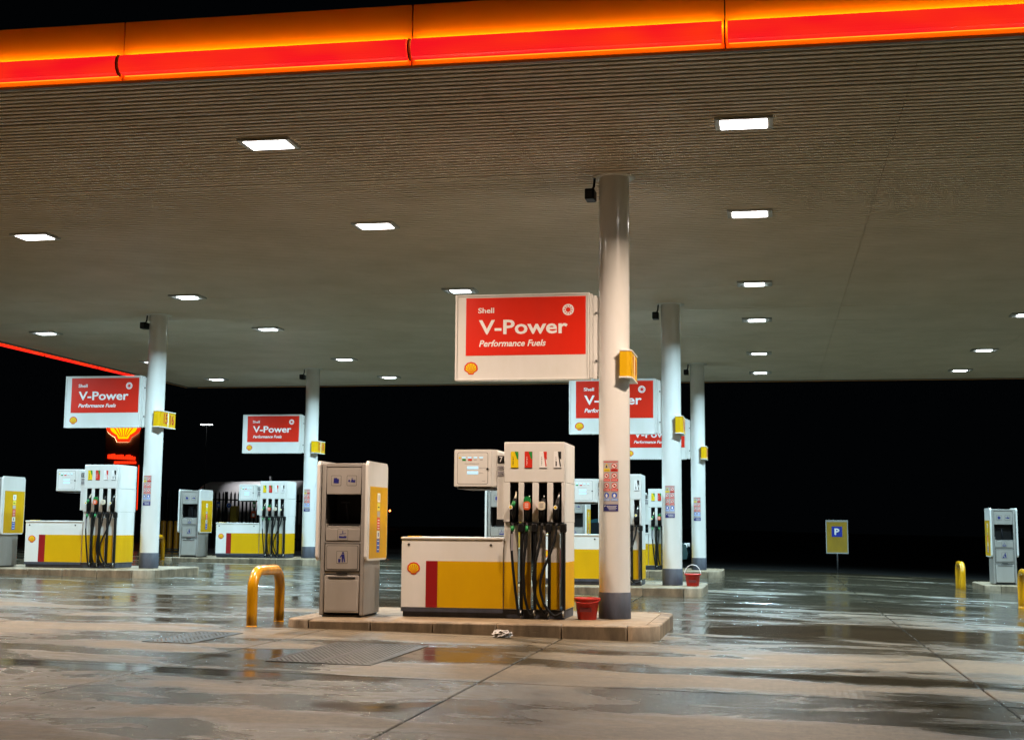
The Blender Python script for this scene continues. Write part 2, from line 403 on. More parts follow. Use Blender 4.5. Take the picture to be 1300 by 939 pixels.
def fascia_side(n, length, to_world, bars_to=None, dz=0):
    CE = CEIL+dz
    'panels and light bars of one canopy side; local x along the side, -y outward'
    L_ = length/n
    def put(mb, name):
        mb.xform(to_world); return mb.build(name, can)
    for k in range(n):
        a, b = k*L_+.006, (k+1)*L_-.006
        m1 = MB(); m1.box(a, b, -.022, .02, CEIL-.035, TOP, FASC, c=.004); put(m1, 'fascia_panel')
        if bars_to is not None and (k+1)*L_ > bars_to: continue
        m2 = MB(); prof = [(-.07, CE+.00)]+[(-.10-.085*math.sin(math.pi*t/6), CE+.10-.10*math.cos(math.pi*t/6)) for t in range(1, 6)]+[(-.07, CE+.20)]
        m2.prism([(y, z) for y, z in prof], a+.02, b-.02, REDBAR, 'x'); put(m2, 'light_bar')
        m3 = MB(); pj = [(-.066, CE-.008), (-.12, CE-.006)]+[(-.10-.089*math.sin(math.pi*t/6), CE+.10-.106*math.cos(math.pi*t/6)) for t in range(1, 6)]+[(-.066, CE+.208)]
        m3.prism(pj, b-.001, b+.010, BLACK, 'x'); put(m3, 'bar_joint')
        # the yellow lamps hidden behind the bar: one strip shining up the panel, one down
        m4 = MB(); m4.box(a+.03, b-.03, -.068, -.030, CE+.165, CE+.195, GLOW); put(m4, 'lamp_strip')
        if dz: continue
        m5 = MB(); m5.box(a+.03, b-.03, -.068, -.034, CE+.005, CE+.013, GLOW2); put(m5, 'lamp_strip')
nf = 12; W_ = CX1-CX0
X_first = -18.35
# front side: joints fall at -6.22 and -3.27 and -0.33
LB = 2.945; x_start = -6.225-4*LB; nfront = 12
fascia_side(nfront, nfront*LB, Matrix.Translation((x_start, CY0-.02, 0)))
CXR = x_start+nfront*LB
ll = CY1-CY0
fascia_side(10, ll, Matrix.Translation((CX0-.02, CY0, 0)) @ Matrix.Rotation(R(90), 4, 'Z') @ Matrix.Diagonal((1, -1, 1, 1)), bars_to=26.6, dz=-.085)
fascia_side(10, ll, Matrix.Translation((CXR+.02, CY0, 0)) @ Matrix.Rotation(R(90), 4, 'Z'))
fascia_side(nfront, nfront*LB, Matrix.Translation((CXR, CY1+.02, 0)) @ Matrix.Rotation(R(180), 4, 'Z'), bars_to=0)
bx('edge_trim', can, x_start-.0, CXR, CY0-.05, CY0+.0, CEIL-.062, CEIL-.037, TRIM)
bx('edge_trim', can, x_start-.0, CXR, CY0+.002, CY0+.045, CEIL-.05, CEIL+.03, mat('trim_light', (.5, .48, .44), .4))
bx('edge_trim', can, CX0-.0, CX0+.06, CY0+.05, CY1-.05, CEIL-.03, CEIL+.03, TRIM)
bx('edge_trim', can, CX0, CXR, CY1-.04, CY1, CEIL-.03, CEIL+.03, TRIM)
bx('corner_lamp', can, CX0-.16, CX0-.06, CY1-.3, CY1-.2, CEIL-.0, CEIL+.07, REDBAR)
bx('roof_sheet', can, x_start, CXR, CY0, CY1, TOP-.03, TOP+.01, PLENUM)

# canopy lights
def make_light(kind):
    t = thing('canopy_light', '', 'ceiling light', group='lights recessed in the canopy ceiling')
    m_ = MB()
    for a in ((-.31, .31, -.215, -.17), (-.31, .31, .17, .215), (-.31, -.255, -.17, .17), (.255, .31, -.17, .17)):
        m_.box(a[0], a[1], a[2], a[3], -.03, .006, mat('light_housing', (.40, .41, .40), .35))
    m_.build('housing', t)
    lx = .25 if kind == 'warm' else (.235 if kind == 'mid' else .17)
    bx('lens', t, -lx, lx, -.165+.02*(lx < .2), .165-.02*(lx < .2), -.036, -.012, LENS_W if kind != 'cool' else LENS_C, c=.006)
    if lx < .25: bx('reflector', t, -.254, .254, -.169, .169, -.020, -.006, mat('lamp_reflector', (.55, .57, .57), .25))
    c_, p_ = LAMP[kind]
    ld = bpy.data.lights.new('lamp_glow_'+kind, 'AREA'); ld.shape = 'RECTANGLE'; ld.size = .34; ld.size_y = .24; ld.color = c_; ld.energy = p_; ld.spread = R(148)
    lo = bpy.data.objects.new('lamp_glow', ld); col.objects.link(lo); lo.parent = t; lo.location = (0, 0, -.042)
    return t
protos = {k: make_light(k) for k in ('warm', 'mid', 'cool')}
used = set()
rows = ['front row', 'second row', 'third row', 'fourth row', 'fifth row', 'rearmost row']
for kk in range(3):
    for s_ in (-1, 1):
        ri = kk*2+(s_ > 0)
        for i in range(-2, 4):
            kind = 'warm' if ri == 0 else ('mid' if ri == 1 else 'cool')
            if ri == 0 and i > 1: kind = 'cool'
            x = -5.617+5.4036*i; y = Z0+kk*SY+s_*2.22
            lab = 'square white light in the %s, %s' % (rows[ri], ['first from the left roof edge', 'second from the left roof edge', 'third from the left roof edge', 'fourth from the left roof edge', 'fifth from the left roof edge', 'sixth from the left roof edge'][i+2])
            lab = lab.replace('square', 'rectangular')
            if kind not in used: used.add(kind); o = protos[kind]; o.location = (x, y, CEIL)
            else: o = copy_tree(protos[kind]); o.location = (x, y, CEIL)
            o['label'] = lab

# ------------------------------------------------------------------ pump islands
IH = .13
def make_island():
    t = thing('pump_island', '', 'pump island', group='raised concrete pump islands')
    x0, x1, y0, y1, kw, rd = -3.74, .63, -1.38, 1.38, .16, .34
    g_ = .004
    st = MB
    n = 5; L_ = (x1-x0-2*rd)/n
    for sy_ in (-1, 1):
        for k in range(n):
            a = x0+rd+k*L_; yy = sorted((sy_*1.38, sy_*(1.38-kw)))
            dz = random.uniform(-.003, .003)
            MB().box(a+g_, a+L_-g_, yy[0]+random.uniform(-.003, .003), yy[1], -.32, dz, KERB, c=.018, seg=2).build('kerb_stone', t)
    n2 = 2; L2 = (y1-y0-2*rd)/n2
    for xx in (x0, x1-kw):
        for k in range(n2):
            a = y0+rd+k*L2
            MB().box(xx, xx+kw, a+g_, a+L2-g_, -.32, random.uniform(-.003, .003), KERB, c=.018, seg=2).build('kerb_stone', t)
    for (cx, cy, a0) in ((x1-rd, y1-rd, 0), (x0+rd, y1-rd, 90), (x0+rd, y0+rd, 180), (x1-rd, y0+rd, 270)):
        o_ = []; i_ = []
        for q in range(9):
            a = R(a0+1+88*q/8); o_.append((cx+rd*math.cos(a), cy+rd*math.sin(a))); i_.append((cx+(rd-kw)*math.cos(a), cy+(rd-kw)*math.sin(a)))
        m_ = MB(); bm = m_.bm; mi = m_.mi(KERB)
        lev = [(0, -.32), (0, -.016), (.016, 0)]
        rings = []
        for (ins, z) in lev:
            rings.append([bm.verts.new((cx+(rd-ins)*math.cos(R(a0+1+88*q/8)), cy+(rd-ins)*math.sin(R(a0+1+88*q/8)), z)) for q in range(9)])
        rings.append([bm.verts.new((p[0], p[1], 0)) for p in i_]); rings.append([bm.verts.new((p[0], p[1], -.32)) for p in i_])
        for a, b in zip(rings[:-1], rings[1:]):
            for q in range(8):
                f_ = bm.faces.new((a[q], a[q+1], b[q+1], b[q])); f_.smooth = True
        for q in (0, 8): bm.faces.new([rg[q] for rg in rings])
        m_.build('kerb_stone', t)
    k_ = kw+.003
    MB().prism(rrect(x0+k_, x1-k_, y0+k_, y1-k_, rd-kw, 4), -.3, -.004, KERBTOP, 'z').build('island_top', t)
    return t

def make_column(first):
    t = thing('canopy_column', '', 'column', group='round white columns holding up the canopy')
    MB().lathe([(.19, .31), (.19, 5.75)], 0, 0, COLW, 40).build('shaft', t)
    MB().lathe([(.196, 0), (.196, .306), (.19, .312)], 0, 0, BASEG, 40).build('painted_base', t)
    m_ = MB(); m_.lathe([(.19, -.012), (.265, -.012), (.27, -.006), (.27, .01)], 0, 0, WHITE, 40)
    rg = m_.build('ceiling_ring', t)
    # safety notice bent round the shaft
    m_ = MB(); RR = .1915
    def patch(x0, x1, z0, z1, M, lay, n=4):
        bm = m_.bm; mi = m_.mi(M); rr = RR+lay*.0012
        a = [(x0+(x1-x0)*k/n)/.19 for k in range(n+1)]
        V = [[bm.verts.new((rr*math.sin(t_), -rr*math.cos(t_), z)) for t_ in a] for z in (z0, z1)]
        W = [[bm.verts.new(((RR-.002)*math.sin(t_), -(RR-.002)*math.cos(t_), z)) for t_ in a] for z in (z0, z1)]
        for k in range(n):
            bm.faces.new((V[0][k], V[0][k+1], V[1][k+1], V[1][k])).material_index = mi
            bm.faces.new((V[0][k], W[0][k], W[0][k+1], V[0][k+1])).material_index = mi
            bm.faces.new((V[1][k], V[1][k+1], W[1][k+1], W[1][k])).material_index = mi
        bm.faces.new((V[0][0], V[1][0], W[1][0], W[0][0])).material_index = mi
        bm.faces.new((V[0][n], W[0][n], W[1][n], V[1][n])).material_index = mi
    def shape(cx, cz, pts, M, lay):
        bm = m_.bm; mi = m_.mi(M); rr = RR+lay*.0012
        V = [bm.verts.new((rr*math.sin((cx+x)/.19), -rr*math.cos((cx+x)/.19), cz+z)) for x, z in pts]
        bm.faces.new(V).material_index = mi
    def circ(rad, n=12): return [(rad*math.cos(2*math.pi*k/n), rad*math.sin(2*math.pi*k/n)) for k in range(n)]
    ox, zt = -.03, 1.89
    patch(ox-.1, ox+.1, zt-.62, zt, LPINK, 0, 8)
    patch(ox-.09, ox+.09, zt-.022, zt-.012, LRED, 1, 6)
    for rr_ in range(4):
        for cc in range(2):
            cx = ox-.049+.098*cc; cz = zt-.068-.118*rr_
            if rr_ == 0 and cc == 0:
                shape(cx, cz, [(-.038, -.028), (.038, -.028), (0, .034)], LYEL, 1); shape(cx, cz-.005, [(-.008, -.015), (.008, -.015), (.006, .015), (-.006, .015)], LBLACK, 2)
                patch(cx-.042, cx+.042, cz-.067, cz-.032, LYEL, 1)
            elif rr_ < 3:
                shape(cx, cz, circ(.034), LRED, 1); shape(cx, cz, circ(.025), LWHITE, 2)
                shape(cx, cz, [(-.012, -.012), (.012, -.014), (.014, .008), (-.006, .016)], LBLACK, 3)
                shape(cx, cz, [(-.024, .016), (-.018, .022), (.024, -.016), (.018, -.022)], LRED, 4)
                patch(cx-.042, cx+.042, cz-.067, cz-.036, LRED, 1)
            else:
                shape(cx, cz, circ(.034), BLUE, 1); shape(cx, cz, [(-.01, -.022), (.01, -.022), (.014, .006), (0, .022), (-.014, .006)], LWHITE, 2)
                patch(cx-.042, cx+.042, cz-.067, cz-.036, mat('notice_pale_blue', (.2, .35, .7), .5), 1)
            for q in range(2): patch(cx-.034, cx+.034, cz-.048-.01*q, cz-.0455-.01*q, LWHITE if rr_ else LBLACK, 2, 3)
    patch(ox-.094, ox+.094, zt-.612, zt-.53, NAVY, 1, 6)
    for q in range(4): patch(ox-.05+.01*q, ox+.08-.012*(q % 2), zt-.552-.014*q, zt-.548-.014*q, LWHITE, 2, 4)
    shape(ox-.07, zt-.55, [(-.012, -.012), (.014, .004), (-.004, .012)], LWHITE, 2)
    m_.build('safety_notice', t)
    return t, rg

def make_sign():
    t = thing('fuel_sign', '', 'sign', group='red and white fuel signs fixed to the columns')
    x0, x1, z0, z1, yf, yb = -1.995, -.305, 2.90, 3.97, -.09, .09
    bx('sign_box', t, x0, x1, yf+.012, yb-.012, z0, z1, WHITE, c=.006)
    fr = MB()   # the raised rim round the face
    for a in ((x0-.006, x0+.02, z0-.006, z1+.006), (x1-.02, x1+.006, z0-.006, z1+.006), (x0+.021, x1-.021, z1-.016, z1+.006), (x0+.021, x1-.021, z0-.006, z0+.014)):
        fr.box(a[0], a[1], yf, yb, a[2], a[3], WHITE, c=.003)
    fr.build('rim', t)
    y = yf+.009
    bx('red_panel', t, -1.865, -.345, y, y+.006, 3.205, 3.935, SRED)
    for q in (1,):
        text('Shell', LWHITE, t, (-1.865+.155, y-.0005, 3.74), width=.205, height=.068, bold=.02, name='small_lettering')
        text('V-Power', LWHITE, t, (-1.865+.165, y-.0005, 3.468), width=1.13, height=.185, bold=.021, ext=.002, name='large_lettering')
        text('Performance Fuels', LWHITE, t, (-1.865+.17, y-.0005, 3.315), width=.85, height=.083, bold=.022, shear=.25, name='slanted_lettering')
    m_ = MB(); cx, cz = -.565, 3.765
    annulus(m_, cx, cz, y, .030, .072, LWHITE)
    for k in range(10):
        a = 2*math.pi*k/10; d = Vector((math.cos(a), math.sin(a))); nn = Vector((-d.y, d.x))*.005
        p0 = Vector((cx, cz))+d*.036; p1 = Vector((cx, cz))+d*.056
        m_.prism([tuple(p0-nn), tuple(p1-nn), tuple(p1+nn), tuple(p0+nn)], y-.004, y-.002, SRED)
    m_.build('ring_emblem', t)
    m_ = MB(); pecten(m_, -1.795, 3.045, y+.003, .068); m_.build('shell_emblem', t)
    m_ = MB(); m_.box(-.296, -.262, -.07, .07, z0+.01, z1-.01, WHITE, c=.003); m_.box(-.258, -.205, -.055, .055, z0+.0, z1-.03, WHITE, c=.003); m_.box(-.203, -.17, -.06, .06, z0+.03, z1-.06, WHITE, c=.003)
    br = m_.build('bracket', t)
    for zz in (3.12, 3.72):
        MB().tube([(-.215, -.075, zz), (-.215, -.055, zz)], .014, POST, 8).build('bolt', br)
    return t

NUMS = [('7', '8'), ('9', '10'), ('11', '12'), ('15', '16'), ('17', '18')]
def make_number(nums):
    t = thing('pump_number_sign', '', 'number sign', group='yellow pump number signs on the columns')
    z0, z1 = 2.905, 3.215
    out = [(.095, -.268), (.18, -.268), (.215, -.255), (.235, -.225), (.235, .50), (.20, .53), (.205, .49), (.205, -.21), (.19, -.235), (.17, -.244), (.10, -.244)]
    MB().prism(out, z0, z1, YEL, 'z').build('yellow_shell', t)
    m_ = MB()
    for zz in ((z0-.018, z0-.001), (z1+.001, z1+.018)):
        m_.prism([(.085, -.274), (.185, -.274), (.222, -.26), (.242, -.228), (.242, .506), (.10, .506), (.16, .18), (.10, -.20)], zz[0], zz[1], WHITE, 'z')
    m_.build('edge_cap', t)
    bx('divider', t, .234, .2375, .125, .155, z0, z1, LWHITE)
    for s_, yy in zip(nums, (-.07, .24)):
        me = text_mesh(s_, mat('number_red', (.40, .01, .005), .5), height=.21, width=.18 if len(s_) > 1 else .10, bold=.02)
        o = bpy.data.objects.new('numeral', me); col.objects.link(o); o.parent = t; o.rotation_euler = (0, 0, R(90)); o.location = (.2352, yy+(.0 if len(s_) > 1 else .03), z0+.06)
    return t

def make_pump(num):
    t = thing('fuel_pump', '', 'fuel pump', group='white and yellow fuel pumps with four nozzles')
    YF, YB = -.42, .42
    # cabinet
    x0, x1 = -2.56, -1.295
    cb = MB(); cb.box(x0, x1, YF, YB, .105, .93, WHITE, c=.008, seg=2); cb.build('cabinet', t)
    bx('cabinet_lid', t, x0-.008, x1, YF-.012, YB+.012, .925, .952, WHITE, c=.006)
    bx('plinth', t, x0+.02, -.56, YF+.03, YB-.03, 0, .104, BASEG, c=.004)
    for s_ in (-1, 1):
        ya, yb = (YF-.003, YF+.001) if s_ < 0 else (YB-.001, YB+.003)
        bx('yellow_band', t, -2.105, x1-.003, ya, yb, .112, .665, YEL)
        bx('red_band', t, -2.25, -2.107, ya, yb, .112, .665, RED)
    bx('plinth_trim', t, x0+.003, x1-.003, YF-.005, YF+.002, .06, .109, BASEG)
    m_ = MB(); pecten(m_, -2.405, .575, YF-.002, .062); m_.build('shell_emblem', t)
    for xx in (-2.47, -1.45):
        MB().tube([(xx, YF-.006, .86), (xx, YF+.01, .86)], .016, SEAM, 10).build('lock', t)
    bx('lid_pad', t, -2.50, -2.36, YF+.05, YF+.22, .953, .962, YEL, c=.003)
    # dispenser tower: solid top, four open slots below
    X0, X1 = -1.292, -.552
    m_ = MB(); m_.box(X0, X1, YF-.02, YB+.02, 1.613, 2.10, WHITE, c=.010, seg=2); m_.build('tower_head', t)
    cxs = [-1.165, -.995, -.815, -.64]       # nozzle pockets
    pw = .052
    # the bay with the nozzle pockets, built as pillars between the pockets
    edges = [X0]+[v for c_ in cxs for v in (c_-pw, c_+pw)]+[X1]
    for k in range(0, len(edges), 2):
        bx('pocket_pillar', t, edges[k], edges[k+1], YF-.02, YB+.02, 1.142, 1.612, WHITE, c=.002)
    bx('pocket_back', t, X0+.02, X1-.02, YF+.16, YB-.16, 1.142, 1.612, DARK)
    pk = MB()
    for c_ in cxs:
        pk.box(c_-pw+.001, c_+pw-.001, YF-.012, YF+.16, 1.10, 1.135, BLACK)
        for s_ in (-1, 1):
            pk.box(c_+s_*(pw-.002)-.002, c_+s_*(pw-.002)+.002, YF-.010, YF+.158, 1.142, 1.610, DARK)
        pk.box(c_-pw+.005, c_+pw-.005, YF-.008, YF+.158, 1.600, 1.609, DARK)
    pk.build('pocket_lining', t)
    # lower tower: an open frame; thin ribs front and back with slots one can see through
    slot = [(-1.120, -1.082), (-.960, -.922), (-.784, -.746), (-.612, -.574)]
    cxm = (X0+X1)/2; rear = sorted((2*cxm-b_, 2*cxm-a_) for a_, b_ in slot)
    for face, sl_ in ((0, slot), (1, rear)):
        ed = [X0]+[v for s_ in sl_ for v in s_]+[X1]
        ya, yb = (YF+.010, YF+.034) if face == 0 else (YB-.034, YB-.010)
        for k in range(0, len(ed), 2):
            rib = bx('tower_rib', t, ed[k], ed[k+1], ya, yb, .105, 1.14, WHITE, c=.002)
            bx('yellow_band', rib, ed[k]+.003, ed[k+1]-.003, *((ya-.003, ya+.001) if face == 0 else (yb-.001, yb+.003)), .112, .665, YEL)
    bx('end_panel', t, X0, X0+.018, YF+.036, YB-.036, .105, 1.14, WHITE)
    bx('end_panel', t, X1-.018, X1, YF+.036, YB-.036, .105, 1.14, WHITE)
    bx('yellow_side', t, X1-.001, X1+.003, YF+.02, YB-.02, .112, .665, YEL)
    # product labels
    for k, c_ in enumerate(cxs):
        lb = MB(); yl = YF-.0225; a, b, z0, z1 = c_-.045, c_+.048, 1.79, 1.985
        base = [LYEL, LRED, LWHITE, LWHITE][k]; tri = [LGREEN, LGREEN, LRED, LBLACK][k]
        lb.box(a, b, yl, yl+.004, z0, z1, base)
        lb.prism([(b-.045, z1-.002), (b-.002, z1-.002), (b-.002, z1-.10), (b-.018, z1-.085)], yl-.0015, yl, tri)
        if k > 1: lb.prism([(b-.040, z1-.03), (b-.03, z1-.03), (b-.004, z0+.02), (b-.016, z0+.01)], yl-.002, yl, tri)
        if k == 3: lb.box(a+.022, a+.038, yl-.0015, yl, z0+.02, z0+.075, LBLACK)
        tx = [LBLACK, LWHITE, LGREY, LGREY][k]
        for q in range(5): lb.box(a+.024, a+.030+.003*(q % 2), yl-.0015, yl, z0+.03+.022*q, z0+.045+.022*q, tx)
        lb.box(a, b, yl-.002, yl+.002, z0-.008, z0-.001, LBLACK)
        lb.build('product_label', t)
    # nozzles
    body = [BLACK, BLACK, BLACK, BLACK]
    for k, c_ in enumerate(cxs):
        yb_ = YF+.02
        n_ = MB()
        n_.tube([(c_-.005, yb_-.00, 1.13), (c_-.004, yb_-.045, 1.22), (c_, yb_-.06, 1.33), (c_+.01, yb_-.045, 1.42)], [.022, .027, .032, .024], BLACK, 10)
        n_.tube([(c_-.01, yb_-.075, 1.36), (c_-.012, yb_-.10, 1.28), (c_-.008, yb_-.07, 1.17)], [.007, .008, .007], BLACK, 6)
        nz = n_.build('nozzle', t)
        if k in (0, 3):
            MB().tube([(c_+.008, yb_-.045, 1.41), (c_+.016, yb_-.025, 1.45), (c_+.02, yb_+.01, 1.50)], [.013, .012, .009], CREAM if k == 0 else STEEL, 8).build('spout', nz)
            m_ = MB()
            if k == 0: m_.tube([(c_-.018, yb_-.09, 1.315), (c_+.010, yb_-.08, 1.385)], [.026, .022], GREENR, 10)
            disc(m_, c_-.030 if k == 0 else c_-.012, 1.315, yb_-.118, .026, LWHITE); disc(m_, c_-.030 if k == 0 else c_-.012, 1.315, yb_-.120, .016, LYEL)
            m_.build('badge', nz)
        else:
            m_ = MB()
            if k == 1: m_.prism([(c_-.045, 1.375), (c_+.035, 1.375), (c_+.038, 1.41), (c_+.01, 1.445), (c_-.03, 1.44), (c_-.045, 1.41)], yb_-.10, yb_-.04, GREENR)
            m_.prism(rrect(c_-.048, c_+.034, 1.285, 1.385, .03), yb_-.108, yb_-.07, ORANGE if k == 1 else CREAM)
            for q in range(3): m_.box(c_-.03, c_+.015, yb_-.1095, yb_-.108, 1.31+.022*q, 1.318+.022*q, LWHITE if k == 1 else LGREY)
            m_.build('badge', nz)
            MB().tube([(c_+.012, yb_-.05, 1.43), (c_+.016, yb_-.035, 1.458)], .009, STEEL, 8).build('spout', nz)
        MB().tube([(c_-.005, yb_-.005, 1.11), (c_-.005, yb_-.002, 1.15)], .017, STEEL, 10).build('swivel', nz)
    # hose guides and hoses
    gx_ = [-1.075, -.912, -.738, -.563]
    for k, g_ in enumerate(gx_):
        q = MB(); q.box(g_-.010, g_+.022, YF-.055, YF+.008, .03, 1.06, BLACK, c=.004)
        q.box(g_-.034, g_+.036, YF-.070, YF+.008, 1.02, 1.125, BLACK, c=.010); q.build('hose_guide', t)
        MB().tube([(g_+.005, YF-.04, .03), (g_+.005, YF-.075, .065), (g_+.005, YF-.055, .10)], .014, STEEL, 8).build('hose_clamp', t)
    Y_ = YF-.075
    def bez(ps, n=26):
        out = []; ps = [Vector(p) for p in ps]
        for i in range(n+1):
            t_ = i/n; q = list(ps)
            while len(q) > 1: q = [q[j].lerp(q[j+1], t_) for j in range(len(q)-1)]
            out.append(q[0])
        return out
    hp = [[(-1.183, Y_+.05, 1.13), (-1.19, Y_+.02, .9), (-1.165, Y_, .6), (-1.13, Y_, .3), (-1.10, Y_, .09), (-1.085, Y_, .04), (-1.07, Y_, .07)],
          [(-1.005, Y_+.05, 1.13), (-1.02, Y_+.02, .85), (-1.032, Y_-.02, .55), (-1.02, Y_-.02, .3), (-.985, Y_, .12), (-.945, Y_, .045), (-.912, Y_, .07)],
          [(-.82, Y_+.05, 1.13), (-.84, Y_+.02, .92), (-.885, Y_-.02, .68), (-.91, Y_-.03, .5), (-.90, Y_-.03, .33), (-.85, Y_-.02, .17), (-.78, Y_, .06), (-.738, Y_, .08)],
          [(-.645, Y_+.05, 1.13), (-.66, Y_+.02, .96), (-.72, Y_-.02, .75), (-.79, Y_-.04, .58), (-.826, Y_-.05, .42), (-.81, Y_-.04, .27), (-.75, Y_-.03, .13), (-.66, Y_-.01, .045), (-.572, Y_, .08)]]
    def bez(ps, n=5):
        ps = [Vector(p) for p in ps]; ps = [ps[0]*2-ps[1]]+ps+[ps[-1]*2-ps[-2]]; out = []
        for i in range(1, len(ps)-2):
            for j in range(n):
                t_ = j/n; a_, b_, c_, d_ = ps[i-1:i+3]
                out.append(.5*((2*b_)+(c_-a_)*t_+(2*a_-5*b_+4*c_-d_)*t_*t_+(3*b_-a_-3*c_+d_)*t_**3))
        return out+[ps[-2]]
    for k, h_ in enumerate(hp):
        MB().tube(bez(h_), .0165, BLACK, 8).build('hose', t)
        c_ = cxs[k]
        if k < 2: MB().tube([(h_[0][0], Y_+.047, 1.09), (h_[0][0]-.001, Y_+.03, 1.03)], .021, GREENR, 8).build('hose_sleeve', t)
    bx('hose_tag', t, -1.185, -1.158, YF-.105, YF-.10, .80, 1.0, LGREY)
    # display head on its spine
    m_ = MB(); m_.prism([(-1.912, YF-.02), (-1.452, YF-.02), (-1.388, YF+.04), (-1.388, YB-.04), (-1.452, YB+.02), (-1.912, YB+.02)], 1.56, 2.01, WHITE, 'z')
    bmesh.ops.bevel(m_.bm, geom=[e for e in m_.bm.edges], offset=.007, segments=2, affect='EDGES'); m_.build('display_head', t)
    bx('head_underside', t, -1.88, -1.46, YF+.02, YB-.02, 1.535, 1.558, SEAM)
    bx('spine', t, -1.386, -1.2935, YF+.03, YB-.03, 1.17, 1.95, WHITE, c=.004)
    yd = YF-.02
    m_ = MB()     # screen door: a dark seam round a flush panel
    m_.prism(rrect(-1.872, -1.492, 1.592, 1.975, .022), yd-.001, yd+.004, SEAM); m_.build('door_seam', t)
    m_ = MB(); m_.prism(rrect(-1.868, -1.496, 1.596, 1.971, .020), yd-.003, yd+.004, WHITE); dr = m_.build('screen_door', t)
    yy = yd-.003
    q = MB()
    for i in range(4): q.box(-1.815+.072*i, -1.77+.072*i, yy-.0015, yy, 1.905, 1.922, LCD)
    q.box(-1.75, -1.612, yy-.0015, yy, 1.772, 1.807, LCD); q.box(-1.75, -1.612, yy-.0015, yy, 1.710, 1.748, LCD)
    q.build('lcd_screen', dr)
    q = MB(); q.box(-1.812, -1.768, yy-.0015, yy, 1.874, 1.897, LGREEN); q.box(-1.738, -1.692, yy-.0015, yy, 1.874, 1.897, LRED)
    q.box(-1.855, -1.832, yy-.0015, yy, 1.90, 1.92, LYEL)
    for i in range(2): q.box(-1.664+.072*i, -1.63+.072*i, yy-.0015, yy, 1.884, 1.888, LGREY)
    q.box(-1.78, -1.60, yy-.0015, yy, 1.838, 1.841, LGREY); q.box(-1.60, -1.52, yy-.0015, yy, 1.786, 1.789, LGREY); q.box(-1.60, -1.55, yy-.0015, yy, 1.728, 1.731, LGREY)
    q.box(-1.565, -1.525, yy-.0015, yy, 1.628, 1.632, LGREY); q.build('screen_print', dr)
    MB().tube([(-1.497, yy-.005, 1.775), (-1.497, yy+.004, 1.775)], .014, LBLACK, 10).build('lock', dr)
    # number plate on the slanted cheek
    ang = 0; cx, cy = -1.338, YF+.033
    pl = MB(); pl.box(-.038, .042, -.004, .0, 1.845, 1.935, LBLACK)
    for zz in ((1.79, 1.812), (1.766, 1.78), (1.715, 1.75), (1.690, 1.705)): pl.box(-.038, .042, -.004, .0, zz[0], zz[1], LGREY)
    pl.xform(Matrix.Translation((cx-.004, cy-.004, 0)) @ Matrix.Rotation(ang, 4, 'Z')); np_ = pl.build('number_plate', t)
    me = text_mesh(num, LWHITE, height=.068, bold=.02, ext=.001, width=.036 if len(num) == 1 else .055)
    o = bpy.data.objects.new('numeral', me); col.objects.link(o); o.parent = t
    off = -.016 if len(num) == 1 else -.028
    o.rotation_euler = (0, 0, ang); o.location = (cx-.004+off*math.cos(ang)+.005*math.sin(ang), cy-.004+off*math.sin(ang)-.005*math.cos(ang), 1.858)
    return t, o

